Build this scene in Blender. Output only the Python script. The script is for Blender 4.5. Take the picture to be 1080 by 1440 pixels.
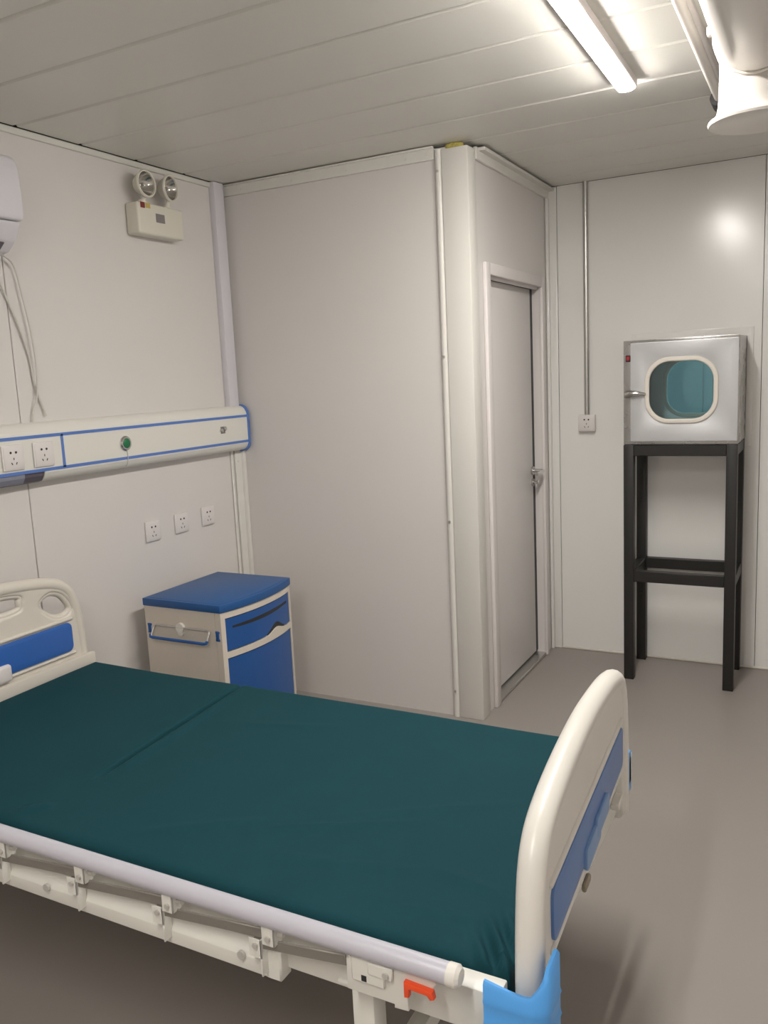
import bpy, bmesh, math, random
from mathutils import Matrix, Vector
random.seed(7)
S = bpy.context.scene
for o in list(bpy.data.objects): bpy.data.objects.remove(o)
COL = S.collection
PI = math.pi

# ------------------------------------------------------------------ camera, world, exposure
cd = bpy.data.cameras.new('camera'); cam = bpy.data.objects.new('camera', cd); COL.objects.link(cam)
cam.location = (2.70285, -1.00607, 1.61649)
cam.rotation_euler = (1.412449, 0.046861, 0.483400)
cd.sensor_fit = 'VERTICAL'; cd.sensor_height = 36.0; cd.sensor_width = 27.0
cd.lens = 36.0 * 1175.869 / 1440.0
cd.clip_start = 0.05
S.camera = cam
W = bpy.data.worlds.new('world'); S.world = W; W.use_nodes = True
W.node_tree.nodes['Background'].inputs[0].default_value = (0.55, 0.85, 0.92, 1)
W.node_tree.nodes['Background'].inputs[1].default_value = 2.0
S.view_settings.view_transform = 'Standard'; S.view_settings.look = 'None'
S.view_settings.gamma = 1.0; S.view_settings.use_curve_mapping = False
S.view_settings.exposure = 0.0
LAMP_POWER = 160.0
LAMP_COLOR = (1.0, 0.965, 0.915)

H = 2.6; YP = 2.5; XP = 1.3108; YB = 3.6604; XR = 3.15; YF = -2.5

# ------------------------------------------------------------------ materials
def mat(name, col, rough=0.5, metal=0.0, spec=0.5, noise=0.0, nscale=20.0, bump=0.0, bscale=200.0,
        emit=None, coat=0.0, rvar=0.0, stretch=None):
    m = bpy.data.materials.new(name); m.use_nodes = True
    nt = m.node_tree; b = nt.nodes['Principled BSDF']
    b.inputs['Base Color'].default_value = (*col, 1); b.inputs['Roughness'].default_value = rough
    b.inputs['Metallic'].default_value = metal; b.inputs['Specular IOR Level'].default_value = spec
    b.inputs['Coat Weight'].default_value = coat
    tc = nt.nodes.new('ShaderNodeTexCoord')
    src = tc.outputs['Object']
    if stretch:
        mp = nt.nodes.new('ShaderNodeMapping'); mp.inputs['Scale'].default_value = stretch
        nt.links.new(src, mp.inputs['Vector']); src = mp.outputs[0]
    if noise or rvar:
        n = nt.nodes.new('ShaderNodeTexNoise'); n.inputs['Scale'].default_value = nscale
        n.inputs['Detail'].default_value = 4
        nt.links.new(src, n.inputs['Vector'])
        if noise:
            r = nt.nodes.new('ShaderNodeMix'); r.data_type = 'RGBA'
            r.inputs['A'].default_value = (*[c * (1 - noise) for c in col], 1)
            r.inputs['B'].default_value = (*[min(1, c * (1 + noise)) for c in col], 1)
            nt.links.new(n.outputs['Fac'], r.inputs['Factor'])
            nt.links.new(r.outputs['Result'], b.inputs['Base Color'])
        if rvar:
            mr = nt.nodes.new('ShaderNodeMapRange')
            mr.inputs['To Min'].default_value = rough - rvar; mr.inputs['To Max'].default_value = rough + rvar
            nt.links.new(n.outputs['Fac'], mr.inputs['Value']); nt.links.new(mr.outputs[0], b.inputs['Roughness'])
    if bump:
        n2 = nt.nodes.new('ShaderNodeTexNoise'); n2.inputs['Scale'].default_value = bscale
        n2.inputs['Detail'].default_value = 2
        nt.links.new(src, n2.inputs['Vector'])
        bp = nt.nodes.new('ShaderNodeBump'); bp.inputs['Strength'].default_value = bump
        bp.inputs['Distance'].default_value = 0.01
        nt.links.new(n2.outputs['Fac'], bp.inputs['Height']); nt.links.new(bp.outputs[0], b.inputs['Normal'])
    if emit:
        b.inputs['Emission Color'].default_value = (*emit[0], 1); b.inputs['Emission Strength'].default_value = emit[1]
    return m

M = {}
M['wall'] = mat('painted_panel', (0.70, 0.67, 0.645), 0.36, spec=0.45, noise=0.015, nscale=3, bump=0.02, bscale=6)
M['wallback'] = mat('painted_panel_back_lit', (0.82, 0.81, 0.785), 0.20, spec=0.5, noise=0.015, nscale=3, bump=0.02, bscale=6)  # wall paint made paler in place of extra light on the back wall
M['gap'] = mat('dark_joint', (0.09, 0.08, 0.07), 0.9)
M['ceil'] = mat('ceiling_plank', (0.70, 0.685, 0.635), 0.30, spec=0.5, noise=0.02, nscale=2, bump=0.02, bscale=5)
M['floor'] = mat('vinyl_floor', (0.31, 0.28, 0.256), 0.40, spec=0.4, noise=0.05, nscale=2.2, bump=0.015, bscale=60, rvar=0.06)
M['trim'] = mat('trim_paint', (0.71, 0.69, 0.645), 0.4)
M['white'] = mat('white_upvc', (0.74, 0.70, 0.685), 0.35)
M['lav'] = mat('cool_white_plastic', (0.68, 0.66, 0.70), 0.4)
M['doorleaf'] = mat('door_leaf', (0.77, 0.745, 0.725), 0.38, noise=0.01, nscale=3)
M['cream'] = mat('cream_abs', (0.77, 0.74, 0.685), 0.32, noise=0.015, nscale=6)
M['cabinet'] = mat('cabinet_abs', (0.66, 0.60, 0.52), 0.4, noise=0.015, nscale=6)
M['shadecream'] = mat('cream_abs_shaded', (0.68, 0.635, 0.565), 0.36, noise=0.015, nscale=6)  # cream darkened to carry the shade on the headboard and its ledge
M['bone'] = mat('bone_powdercoat', (0.74, 0.725, 0.67), 0.4)
M['bluedark'] = mat('blue_abs', (0.012, 0.085, 0.30), 0.35)
M['bluelid'] = mat('blue_lid', (0.014, 0.088, 0.27), 0.42, bump=0.03, bscale=500)
M['bluepanel'] = mat('blue_inset', (0.03, 0.13, 0.46), 0.42)
M['blueguard'] = mat('blue_guard', (0.10, 0.40, 0.90), 0.33)
M['bluefoot'] = mat('blue_foot_inset', (0.12, 0.23, 0.50), 0.35)
M['bluepale'] = mat('blue_label', (0.22, 0.36, 0.62), 0.4)
M['bluestripe'] = mat('blue_stripe', (0.10, 0.20, 0.52), 0.45)
M['teal'] = mat('teal_sheet', (0.005, 0.047, 0.060), 0.80, spec=0.18, noise=0.08, nscale=9, bump=0.05, bscale=700)
M['alu'] = mat('anodised_tube', (0.60, 0.59, 0.66), 0.34, metal=0.25, spec=0.6)
M['bolt'] = mat('zinc_bolt', (0.60, 0.58, 0.54), 0.4, metal=0.35)
M['steel'] = mat('galvanised', (0.55, 0.54, 0.52), 0.33, metal=0.9)
M['bar'] = mat('grey_steel_bar', (0.30, 0.28, 0.25), 0.45, metal=0.5)
M['inox'] = mat('brushed_inox', (0.58, 0.585, 0.595), 0.42, metal=0.45, rvar=0.04, nscale=60, stretch=(1, 1, 25))
M['inoxdark'] = mat('inox_frame', (0.42, 0.41, 0.40), 0.28, metal=0.9, rvar=0.08, nscale=14)
M['chrome'] = mat('chrome', (0.58, 0.57, 0.56), 0.18, metal=1.0)
M['black'] = mat('black_powdercoat', (0.020, 0.019, 0.018), 0.45, spec=0.4, noise=0.08, nscale=30)
M['dark'] = mat('dark_plastic', (0.02, 0.02, 0.022), 0.5)
M['plum'] = mat('plum_lamp_cover', (0.10, 0.085, 0.105), 0.35)
M['greylamp'] = mat('grey_diffuser', (0.24, 0.25, 0.31), 0.35)
M['red'] = mat('red_switch', (0.33, 0.02, 0.03), 0.35)
M['orange'] = mat('orange_red_lever', (0.85, 0.085, 0.02), 0.4)
M['green'] = mat('green_button', (0.012, 0.16, 0.06), 0.25)
M['gasket'] = mat('cream_gasket', (0.72, 0.67, 0.60), 0.5)
M['pvc'] = mat('white_pvc', (0.78, 0.74, 0.69), 0.28, spec=0.5)
M['cable'] = mat('grey_cable', (0.62, 0.60, 0.55), 0.5)
M['lampshell'] = mat('lamp_shell', (0.70, 0.67, 0.58), 0.4)
M['reflector'] = mat('reflector', (0.62, 0.60, 0.57), 0.12, metal=1.0)
M['label'] = mat('grey_label', (0.22, 0.20, 0.20), 0.4)
M['stickred'] = mat('red_sticker', (0.20, 0.03, 0.025), 0.5)
M['stickyel'] = mat('yellow_sticker', (0.55, 0.42, 0.12), 0.5)
M['foam'] = mat('yellow_foam', (0.55, 0.47, 0.13), 0.9, noise=0.3, nscale=80, bump=0.5, bscale=120)
M['tealwall'] = mat('teal_panel', (0.17, 0.31, 0.34), 0.5)
M['scuff'] = mat('brown_clip', (0.30, 0.26, 0.19), 0.5)
M['rubber'] = mat('rubber', (0.05, 0.05, 0.05), 0.7)
M['diff'] = mat('lit_diffuser', (0.9, 0.9, 0.88), 0.5, emit=(LAMP_COLOR, LAMP_POWER))

def glass_mat(name, tint, gloss=0.08, rough=0.02):
    m = bpy.data.materials.new(name); m.use_nodes = True; nt = m.node_tree
    for n in list(nt.nodes): nt.nodes.remove(n)
    out = nt.nodes.new('ShaderNodeOutputMaterial'); mx = nt.nodes.new('ShaderNodeMixShader')
    tr = nt.nodes.new('ShaderNodeBsdfTransparent'); tr.inputs[0].default_value = (*tint, 1)
    gl = nt.nodes.new('ShaderNodeBsdfGlossy'); gl.inputs['Roughness'].default_value = rough
    mx.inputs[0].default_value = gloss
    nt.links.new(tr.outputs[0], mx.inputs[1]); nt.links.new(gl.outputs[0], mx.inputs[2]); nt.links.new(mx.outputs[0], out.inputs[0])
    return m
M['glass'] = glass_mat('tinted_glass', (0.80, 0.93, 0.94), 0.07)
M['clear'] = glass_mat('clear_lens', (0.93, 0.93, 0.92), 0.12)

# ------------------------------------------------------------------ mesh builder
class MB:
    def __init__(s): s.bm = bmesh.new()
    def merge(s, b, mx=None):
        me = bpy.data.meshes.new('t'); b.to_mesh(me); b.free()
        if mx is not None: me.transform(mx)
        s.bm.from_mesh(me); bpy.data.meshes.remove(me); return s
    def mesh(s, me, mx=None):
        if mx is not None: me.transform(mx)
        s.bm.from_mesh(me); bpy.data.meshes.remove(me); return s
    def box(s, a, b, bev=0.0, seg=2, mx=None):
        a, b = [min(p, q) for p, q in zip(a, b)], [max(p, q) for p, q in zip(a, b)]
        t = bmesh.new(); bmesh.ops.create_cube(t, size=1)
        for v in t.verts: v.co = Vector([a[i] + (v.co[i] + .5) * (b[i] - a[i]) for i in range(3)])
        if bev:
            bev = min(bev, 0.49 * min(b[i] - a[i] for i in range(3)))
            bmesh.ops.bevel(t, geom=t.edges[:], offset=bev, segments=seg, affect='EDGES', profile=.5)
        return s.merge(t, mx)
    def tube(s, pts, r, n=16, closed=False, caps=True, mx=None, ry=None):
        pts = [Vector(p) for p in pts]; L = len(pts); t = bmesh.new(); rings = []
        def tan(i):
            if closed: return (pts[(i + 1) % L] - pts[i - 1]).normalized()
            return (pts[min(i + 1, L - 1)] - pts[max(i - 1, 0)]).normalized()
        t0 = tan(0); ref = Vector((0, 0, 1)) if abs(t0.z) < .9 else Vector((1, 0, 0))
        u = (ref - t0 * ref.dot(t0)).normalized()
        for i in range(L):
            d = tan(i); u = (u - d * u.dot(d)).normalized(); w = d.cross(u)
            ri = r[i] if isinstance(r, (list, tuple)) else r
            rj = ry if ry else ri
            rings.append([t.verts.new(pts[i] + u * math.cos(k * 2 * PI / n) * ri + w * math.sin(k * 2 * PI / n) * rj) for k in range(n)])
        for i in range(L if closed else L - 1):
            A, B = rings[i], rings[(i + 1) % L]
            for k in range(n): t.faces.new((A[k], A[(k + 1) % n], B[(k + 1) % n], B[k]))
        if caps and not closed:
            t.faces.new(rings[0][::-1]); t.faces.new(rings[-1])
        bmesh.ops.recalc_face_normals(t, faces=t.faces[:])
        return s.merge(t, mx)
    def lathe(s, prof, mx, n=32):
        t = bmesh.new(); rings = []
        for r, z in prof:
            if r < 1e-6: rings.append([t.verts.new((0, 0, z))])
            else: rings.append([t.verts.new((r * math.cos(k * 2 * PI / n), r * math.sin(k * 2 * PI / n), z)) for k in range(n)])
        for A, B in zip(rings, rings[1:]):
            for k in range(n):
                q = [A[k % len(A)], A[(k + 1) % n % len(A)], B[(k + 1) % n % len(B)], B[k % len(B)]]
                f = []
                for v in q:
                    if v not in f: f.append(v)
                if len(f) > 2: t.faces.new(f)
        bmesh.ops.recalc_face_normals(t, faces=t.faces[:])
        return s.merge(t, mx)
    def cyl(s, a, b, r, n=20, r2=None):
        return s.tube([a, b], [r, r if r2 is None else r2], n)
    def prism(s, poly, a, b, mapf, bev=0.0):
        """poly: 2D outline, extruded from a to b; mapf(u,v,w)->xyz"""
        t = bmesh.new()
        A = [t.verts.new(mapf(u, v, a)) for u, v in poly]; B = [t.verts.new(mapf(u, v, b)) for u, v in poly]
        n = len(poly)
        for k in range(n): t.faces.new((A[k], A[(k + 1) % n], B[(k + 1) % n], B[k]))
        t.faces.new(A[::-1]); t.faces.new(B)
        bmesh.ops.recalc_face_normals(t, faces=t.faces[:])
        if bev: bmesh.ops.bevel(t, geom=t.edges[:], offset=bev, segments=2, affect='EDGES', profile=.5)
        return s.merge(t)
    def sphere(s, c, r, sc=(1, 1, 1), n=16):
        t = bmesh.new(); bmesh.ops.create_uvsphere(t, u_segments=n, v_segments=n // 2 + 2, radius=1)
        return s.merge(t, Matrix.Translation(c) @ Matrix.Diagonal((r * sc[0], r * sc[1], r * sc[2], 1)))
    def plate(s, loops, thick, bev, mx, res=3):
        cu = bpy.data.curves.new('c', 'CURVE'); cu.dimensions = '2D'; cu.fill_mode = 'BOTH'
        for lp in loops:
            sp = cu.splines.new('POLY'); sp.points.add(len(lp) - 1); sp.use_cyclic_u = True
            for q, (x, y) in zip(sp.points, lp): q.co = (x, y, 0, 1)
        cu.extrude = max(thick / 2 - bev, 0.0); cu.bevel_depth = bev; cu.bevel_resolution = res; cu.offset = -bev
        ob = bpy.data.objects.new('c', cu); COL.objects.link(ob)
        dg = bpy.context.evaluated_depsgraph_get(); dg.update()
        me = bpy.data.meshes.new_from_object(ob.evaluated_get(dg))
        bpy.data.objects.remove(ob); bpy.data.curves.remove(cu)
        me.materials.clear()
        return s.mesh(me, mx)

WM = {}
def wm(o): return WM.get(o.name, Matrix.Identity(4))
def obj(name, mb, m, parent=None, smooth=True, ang=40):
    me = bpy.data.meshes.new(name)
    bmesh.ops.remove_doubles(mb.bm, verts=mb.bm.verts[:], dist=1e-6)
    mb.bm.to_mesh(me); mb.bm.free()
    me.materials.append(M[m] if isinstance(m, str) else m)
    for p in me.polygons: p.material_index = 0
    if smooth:
        me.polygons.foreach_set('use_smooth', [True] * len(me.polygons))
        me.set_sharp_from_angle(angle=math.radians(ang))
    co = [v.co for v in me.vertices]
    c = Vector([(min(v[i] for v in co) + max(v[i] for v in co)) / 2 for i in range(3)])
    me.transform(Matrix.Translation(-c))
    o = bpy.data.objects.new(name, me); COL.objects.link(o)
    o.location = c; WM[o.name] = Matrix.Translation(c)
    if parent:
        o.parent = parent; o.matrix_parent_inverse = wm(parent).inverted()
    return o
def tag(o, label, cat, group=None):
    o['label'] = label; o['category'] = cat
    if group: o['group'] = group
    return o
def thing(name, loc, label, cat, group=None):
    o = bpy.data.objects.new(name, None); COL.objects.link(o); o.location = loc; o.empty_display_size = .05
    WM[o.name] = Matrix.Translation(loc)
    return tag(o, label, cat, group)
def struct(o): o['kind'] = 'structure'; return o
def dup(root, loc, label):
    r = root.copy(); COL.objects.link(r); r.location = loc; r['label'] = label
    for ch in list(root.children):
        c = ch.copy(); COL.objects.link(c); c.parent = r; c.matrix_parent_inverse = ch.matrix_parent_inverse.copy()
        for g in ch.children:
            d = g.copy(); COL.objects.link(d); d.parent = c; d.matrix_parent_inverse = g.matrix_parent_inverse.copy()
    return r
def spline(pts, n=8, closed=False):
    P = [Vector(p) for p in pts]; out = []; L = len(P)
    for i in range(L if closed else L - 1):
        p0 = P[i - 1] if (closed or i > 0) else P[0]
        p1 = P[i]; p2 = P[(i + 1) % L]
        p3 = P[(i + 2) % L] if (closed or i + 2 < L) else P[-1]
        for k in range(n):
            t = k / n
            out.append(0.5 * ((2 * p1) + (p2 - p0) * t + (2 * p0 - 5 * p1 + 4 * p2 - p3) * t * t + (3 * p1 - p0 - 3 * p2 + p3) * t ** 3))
    if not closed: out.append(P[-1])
    return out
def rrect(x0, y0, x1, y1, r, n=8):
    o = []
    for cx, cy, a in ((x1 - r, y1 - r, 0), (x0 + r, y1 - r, 90), (x0 + r, y0 + r, 180), (x1 - r, y0 + r, 270)):
        for k in range(n + 1):
            t = math.radians(a + 90 * k / n); o.append((cx + r * math.cos(t), cy + r * math.sin(t)))
    return o
def AX(loc, z):       # matrix with local z along vector z
    q = Vector(z).normalized().to_track_quat('Z', 'Y'); return Matrix.Translation(loc) @ q.to_matrix().to_4x4()
# local (x,y,z) -> world axes
FX = Matrix(((0, 0, 1, 0), (1, 0, 0, 0), (0, 1, 0, 0), (0, 0, 0, 1)))      # (u,v,w)->(w,u,v): plate in y-z, thickness x
FY = Matrix(((1, 0, 0, 0), (0, 0, -1, 0), (0, 1, 0, 0), (0, 0, 0, 1)))     # (u,v,w)->(u,-w,v): plate in x-z, thickness y
T = Matrix.Translation

# ------------------------------------------------------------------ structure
def slabs(axis, cuts, fixed, bev=0.0025, gap=0.003):
    """panels between cuts along axis; fixed = box of the other two axes"""
    m = MB()
    for a, b in zip(cuts, cuts[1:]):
        lo = list(fixed[0]); hi = list(fixed[1]); lo[axis] = a + gap / 2; hi[axis] = b - gap / 2
        m.box(lo, hi, bev, 1)
    return m
m = MB(); m.box((-0.12, YF - .12, -0.12), (XR + .12, YB + .12, 0.0)); struct(obj('floor', m, 'floor', smooth=False))
# left wall in panels with joints
m = slabs(1, [YF, -0.99, 0.09, 1.17, 2.41, YP], ((-0.05, 0, 0), (0, 0, H)))
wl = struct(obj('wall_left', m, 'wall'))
obj('joint_backing', MB().box((-0.10, YF - .1, 0), (-0.049, YB + .049, H + .025)), 'gap', wl)
# partition (closed box in the corner)
wp = struct(obj('wall_partition', MB().box((0.0, YP + .004, 0), (1.25, YP + .054, H - .012)), 'wall', smooth=False))
# door wall: panels around the doorway
DY0, DY1, DZ = 2.664, 3.545, 2.113
m = MB(); m.box((XP - .07, YP + .06, 0), (XP - .006, DY0, H - .015)); m.box((XP - .07, DY1, 0), (XP - .006, YB, H - .015)); m.box((XP - .07, DY0, DZ), (XP - .006, DY1, H - .015))
struct(obj('wall_doorside', m, 'wall', smooth=False))
# back wall with the hatch opening
HX0, HX1, HZ0, HZ1 = 1.82, 2.315, 1.25, 1.725
m = MB()
def bw(x0, x1, z0=0, z1=H): m.box((x0, YB, z0), (x1, YB + .05, z1))
bw(XP - .3, XP + .05); bw(XP + .053, HX0); bw(HX0, HX1, 0, HZ0); bw(HX0, HX1, HZ1, H); bw(HX1, 2.399); bw(2.402, XR)
# remove the visible joints at the opening edges by overlapping strips just behind
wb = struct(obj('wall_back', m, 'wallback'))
m = MB(); y0, y1 = YB + .0495, YB + .10
m.box((-.1, y0, 0), (HX0, y1, H + .08)); m.box((HX1, y0, 0), (XR + .1, y1, H + .08)); m.box((HX0, y0, 0), (HX1, y1, HZ0)); m.box((HX0, y0, HZ1), (HX1, y1, H + .08))
obj('joint_backing', m, 'gap', wb, smooth=False)
struct(obj('wall_right', MB().box((XR, YF - .1, 0), (XR + .1, YB + .049, H + .025)), 'wall', smooth=False))
struct(obj('wall_front', MB().box((-.049, YF - .1, 0), (XR, YF, H + .025)), 'wall', smooth=False))
# ceiling planks
gs, go = 0.30873, 2.2089
cuts = [YF] + [go + k * gs for k in range(-14, 5)] + [YB]
m = MB()
for a, b in zip(cuts, cuts[1:]):
    if b - a < .02: continue
    m.box((0.004, a + .0028, H), (XR, b - .0028, H + .03), 0.008, 1)
ce = struct(obj('ceiling', m, 'ceil', ang=25))
obj('joint_backing', MB().box((-.1, YF - .1, H + .026), (XR + .1, YB + .049, H + .08)), 'gap', ce, smooth=False)
# corridor behind the hatch
m = slabs(0, [1.0, 1.62, 2.0, 2.06, 2.32, 2.36, 2.75, 3.4], ((0, YB + 1.0, 0), (0, YB + 1.05, H)), 0.006)
struct(obj('wall_corridor', m, 'tealwall'))

# trims
def trim(n, m, mt='trim'): return struct(obj('trim_%d' % n, m, mt))
m = MB(); m.box((0.0, -2.2, H - .028), (0.010, YP, H - .002), .003, 1); trim(1, m, 'ceil')                    # left cornice
m = MB(); m.box((0.0, YP - .010, H - .058), (1.158, YP + .004, H - .006), .002, 1); m.box((0, YP - .022, H - .012), (1.158, YP + .004, H - .004), .002, 1)
for x in (0.12, 0.42, 0.72, 1.02, 1.13): m.cyl((x, YP - .010, H - .036), (x, YP - .014, H - .036), .006, 10)
trim(2, m)                                                                                              # partition head trim
# half round strip left of the column
m = MB(); m.tube([(1.176, YP + .004, 0), (1.176, YP + .004, H - .02)], .017, 14)
t3 = trim(3, m)
m = MB()
for z in (2.49, 1.70, 0.95, 0.13): m.cyl((1.176, YP - .012, z), (1.176, YP - .017, z), .006, 10)
obj('screw', m, 'steel', t3)
# corner column
m = MB(); m.box((1.193, YP - .008, 0), (XP + .004, YP + .085, H - .022), .004, 2)
t4 = trim(4, m, 'trim')
m = MB()
for k in range(7): m.sphere((1.222 + k * .009, YP + .012, H - .011 + random.uniform(-.003, .003)), .015, (1, 1.3, .8), 8)
obj('sealing_foam', m, 'foam', t4)
# fascia above the door
m = MB(); m.box((XP - .006, YP + .086, H - .062), (XP + .010, YB - .004, H - .010), .002, 1); m.box((XP - .006, YP + .11, H - .024), (XP + .040, YB - .004, H - .010), .002, 1)
trim(5, m)
# back corner cove and side strips
m = MB(); m.box((XP - .004, YB - .040, 0), (XP + .012, YB, H - .06), .004, 2); m.box((XP - .004, YB - .012, 0), (XP + .052, YB, H - .004), .004, 2)
for z in (2.46, 1.5, 0.16): m.cyl((XP + .035, YB - .012, z), (XP + .035, YB - .015, z), .005, 10)
trim(6, m, 'wallback')
# left corner strips under the bed panel
m = MB(); m.box((0, 2.405, 0), (.010, 2.425, 1.30), .003, 1); m.box((0, 2.432, 0), (.014, YP, 1.30), .005, 2); m.box((0, 2.48, 0), (.03, YP + .004, 1.30), .006, 2)
for z in (1.23, .6): m.cyl((.010, 2.455, z), (.017, 2.455, z), .006, 10)
trim(7, m)
# thin floor skirting
m = MB(); m.box((XP + .05, YB - .008, 0), (XR, YB, .012), .003, 1)
o = obj('baseboard_back', m, 'gasket'); struct(o)

# door
d = bpy.data.objects.new('door_1', None); COL.objects.link(d); d.location = (XP, (DY0 + DY1) / 2, 0); WM['door_1'] = T(d.location); struct(d)
fw = .052; RX = XP - .045
m = MB()
for y0, y1 in ((DY0 - .006, DY0 + fw), (DY1 - fw, DY1 - .01)): m.box((XP - .006, y0, 0), (XP + .014, y1, DZ + .002), .006, 2)
m.box((XP - .006, DY0 + fw - .01, DZ - fw), (XP + .014, DY1 - fw + .01, DZ + .002), .006, 2)
# reveals
m.box((XP - .09, DY0, 0), (XP - .004, DY0 + .045, DZ)); m.box((XP - .09, DY1 - .048, 0), (XP - .004, DY1, DZ)); m.box((XP - .09, DY0, DZ - .048), (XP - .004, DY1, DZ))
# stop bead at mid reveal
m.box((RX + .014, DY0 + .04, DZ - .064), (RX + .03, DY1 - .04, DZ - .04), .003, 1)
obj('door_frame', m, 'white', d)
m = MB(); LY0, LY1 = DY0 + .05, DY1 - .086
m.box((RX - .035, LY0, .03), (RX, LY1, DZ - .062), .003, 2)
lf = obj('door_leaf', m, 'doorleaf', d)
obj('gap_shadow_backing', MB().box((XP - .088, DY0 + .046, 0.01), (XP - .082, DY1 - .048, DZ - .048)), 'dark', d)
m = MB(); m.box((XP - .08, DY0 + .04, 0), (XP + .004, DY1 - .045, .018), .004, 1); obj('threshold', m, 'steel', d)
m = MB(); m.box((RX - .03, LY1 + .0008, .03), (RX - .001, DY1 - .0475, DZ - .05)); m.box((RX - .03, LY0, DZ - .0612), (RX - .001, LY1 + .0008, DZ - .0475)); obj('gap_shade_strip', m, 'dark', d)  # dark strips standing in for the shade in the gap round the leaf
m = MB(); HY = LY1 - .018; hz = 1.075
m.cyl((RX, HY, hz), (RX + .010, HY, hz), .024); m.cyl((RX + .01, HY, hz), (RX + .058, HY, hz), .010)
m.tube(spline([(RX + .050, HY + .006, hz), (RX + .066, HY - .008, hz), (RX + .068, HY - .05, hz - .002), (RX + .064, HY - .115, hz - .006)], 5), .0095, 12)
obj('lever_handle', m, 'chrome', lf)
m = MB(); hz = 1.01
m.cyl((RX, HY, hz), (RX + .010, HY, hz), .021); m.cyl((RX + .01, HY, hz), (RX + .030, HY, hz), .008); m.box((RX + .028, HY - .006, hz - .02), (RX + .040, HY + .006, hz + .014), .004, 2)
obj('thumb_turn', m, 'chrome', lf)

# ------------------------------------------------------------------ lamp on the ceiling
rz = Matrix.Rotation(math.radians(0.4), 4, 'Z')
L0 = T((2.048, 2.155, 0)) @ rz
def lampmesh(f):
    mb = MB(); f(mb); mb.bm.transform(L0); return mb
lt = thing('ceiling_light', (2.07, 1.44, H), 'lit white linear batten light on the plank ceiling beside the duct outlet', 'ceiling light', 'batten lights along the ceiling')
LL = 1.26
prof = [(-.030, -.028)] + [(-.030 * math.cos(k * PI / 14), -.030 - .0115 * math.sin(k * PI / 14)) for k in range(1, 14)] + [(.030, -.028)]
obj('housing', lampmesh(lambda b: b.box((-.036, -LL, H - .029), (.036, 0.0, H), .003, 1)), 'white', lt)
def dif(b): b.prism(prof, -LL + .006, -.006, lambda u, v, w: Vector((u, w, H + v)))
obj('diffuser', lampmesh(dif), 'diff', lt)
# added fill light: unseen twin behind the camera, evens out the room
fill_light = thing('ceiling_light', (2.07, -1.35, H), 'added unseen fill light, a lit white batten behind the camera near the front wall', 'ceiling light', 'batten lights along the ceiling')
L0 = T((2.07, -.72, 0)) @ rz
obj('housing', lampmesh(lambda b: b.box((-.036, -LL, H - .029), (.036, 0.0, H), .003, 1)), 'white', fill_light)
obj('diffuser', lampmesh(dif), 'diff', fill_light)
# thin unlit tube beside the duct
tb = thing('tube_lamp', (2.32, 1.75, H), 'thin unlit tube with dark end cap along the ceiling beside the white duct', 'tube lamp')
m = MB(); m.box((2.302, .95, H - .022), (2.342, 2.43, H), .004, 1); obj('mounting_rail', m, 'white', tb)
m = MB(); m.cyl((2.322, .98, H - .040), (2.320, 2.41, H - .043), .0155, 16); obj('glass_tube', m, 'pvc', tb)
m = MB(); m.cyl((2.316, 2.40, H - .046), (2.316, 2.50, H - .046), .026, 16); m.box((2.296, 2.42, H - .035), (2.336, 2.505, H), .005, 1); obj('end_cap', m, 'dark', tb)

# ------------------------------------------------------------------ duct
DX, DZC, DYE, DR = 2.508, 2.462, 1.63, .100
du = thing('ventilation_duct', (DX, DYE, DZC), 'thick white plastic ventilation pipe under the ceiling with downward flanged outlet', 'duct')
m = MB(); m.cyl((DX, YF + .01, DZC), (DX, DYE - .06, DZC), DR, 48); obj('pipe', m, 'pvc', du)
m = MB(); m.cyl((DX, DYE - .105, DZC), (DX, DYE - .055, DZC), DR + .004, 48)
for yy in (DYE - .105, DYE - .055): m.tube([(DX + (DR + .003) * math.cos(a), yy, DZC + (DR + .003) * math.sin(a)) for a in [k * 2 * PI / 48 for k in range(48)]], .0045, 8, True)
obj('collar', m, 'pvc', du)
m = MB()
pth = [(DX, DYE - .06, DZC)] + [(DX, DYE - .06 + .06 * math.sin(a), DZC - .06 + .06 * math.cos(a)) for a in [k * PI / 2 / 10 for k in range(1, 11)]]
m.tube(pth, DR, 48); m.sphere((DX, DYE - .02, DZC - .02), DR * .995, (1, 1, 1), 40)
obj('elbow', m, 'pvc', du)
FZ = 2.262
m = MB(); m.lathe([(DR - .001, DZC - .05), (DR + .0005, DZC - .10), (DR + .002, FZ + .05), (DR + .006, FZ + .028), (DR + .014, FZ + .016), (.126, FZ + .010), (.129, FZ + .004), (.126, FZ - .002), (.108, FZ), (.100, FZ + .005), (.0, FZ + .008)], T((DX, DYE, 0)), 48)
obj('flanged_outlet', m, 'pvc', du)
for y in (1.47, -.6):
    m = MB(); m.cyl((DX, y, DZC + DR - .002), (DX, y, H + .002), .006, 10); hg = obj('pipe_hanger', m, 'pvc', du)
    m = MB(); m.box((DX - .114, y - .012, DZC - .012), (DX - .094, y + .012, DZC + .012), .004, 1); obj('hanger_stud', m, 'pvc', du)

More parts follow.
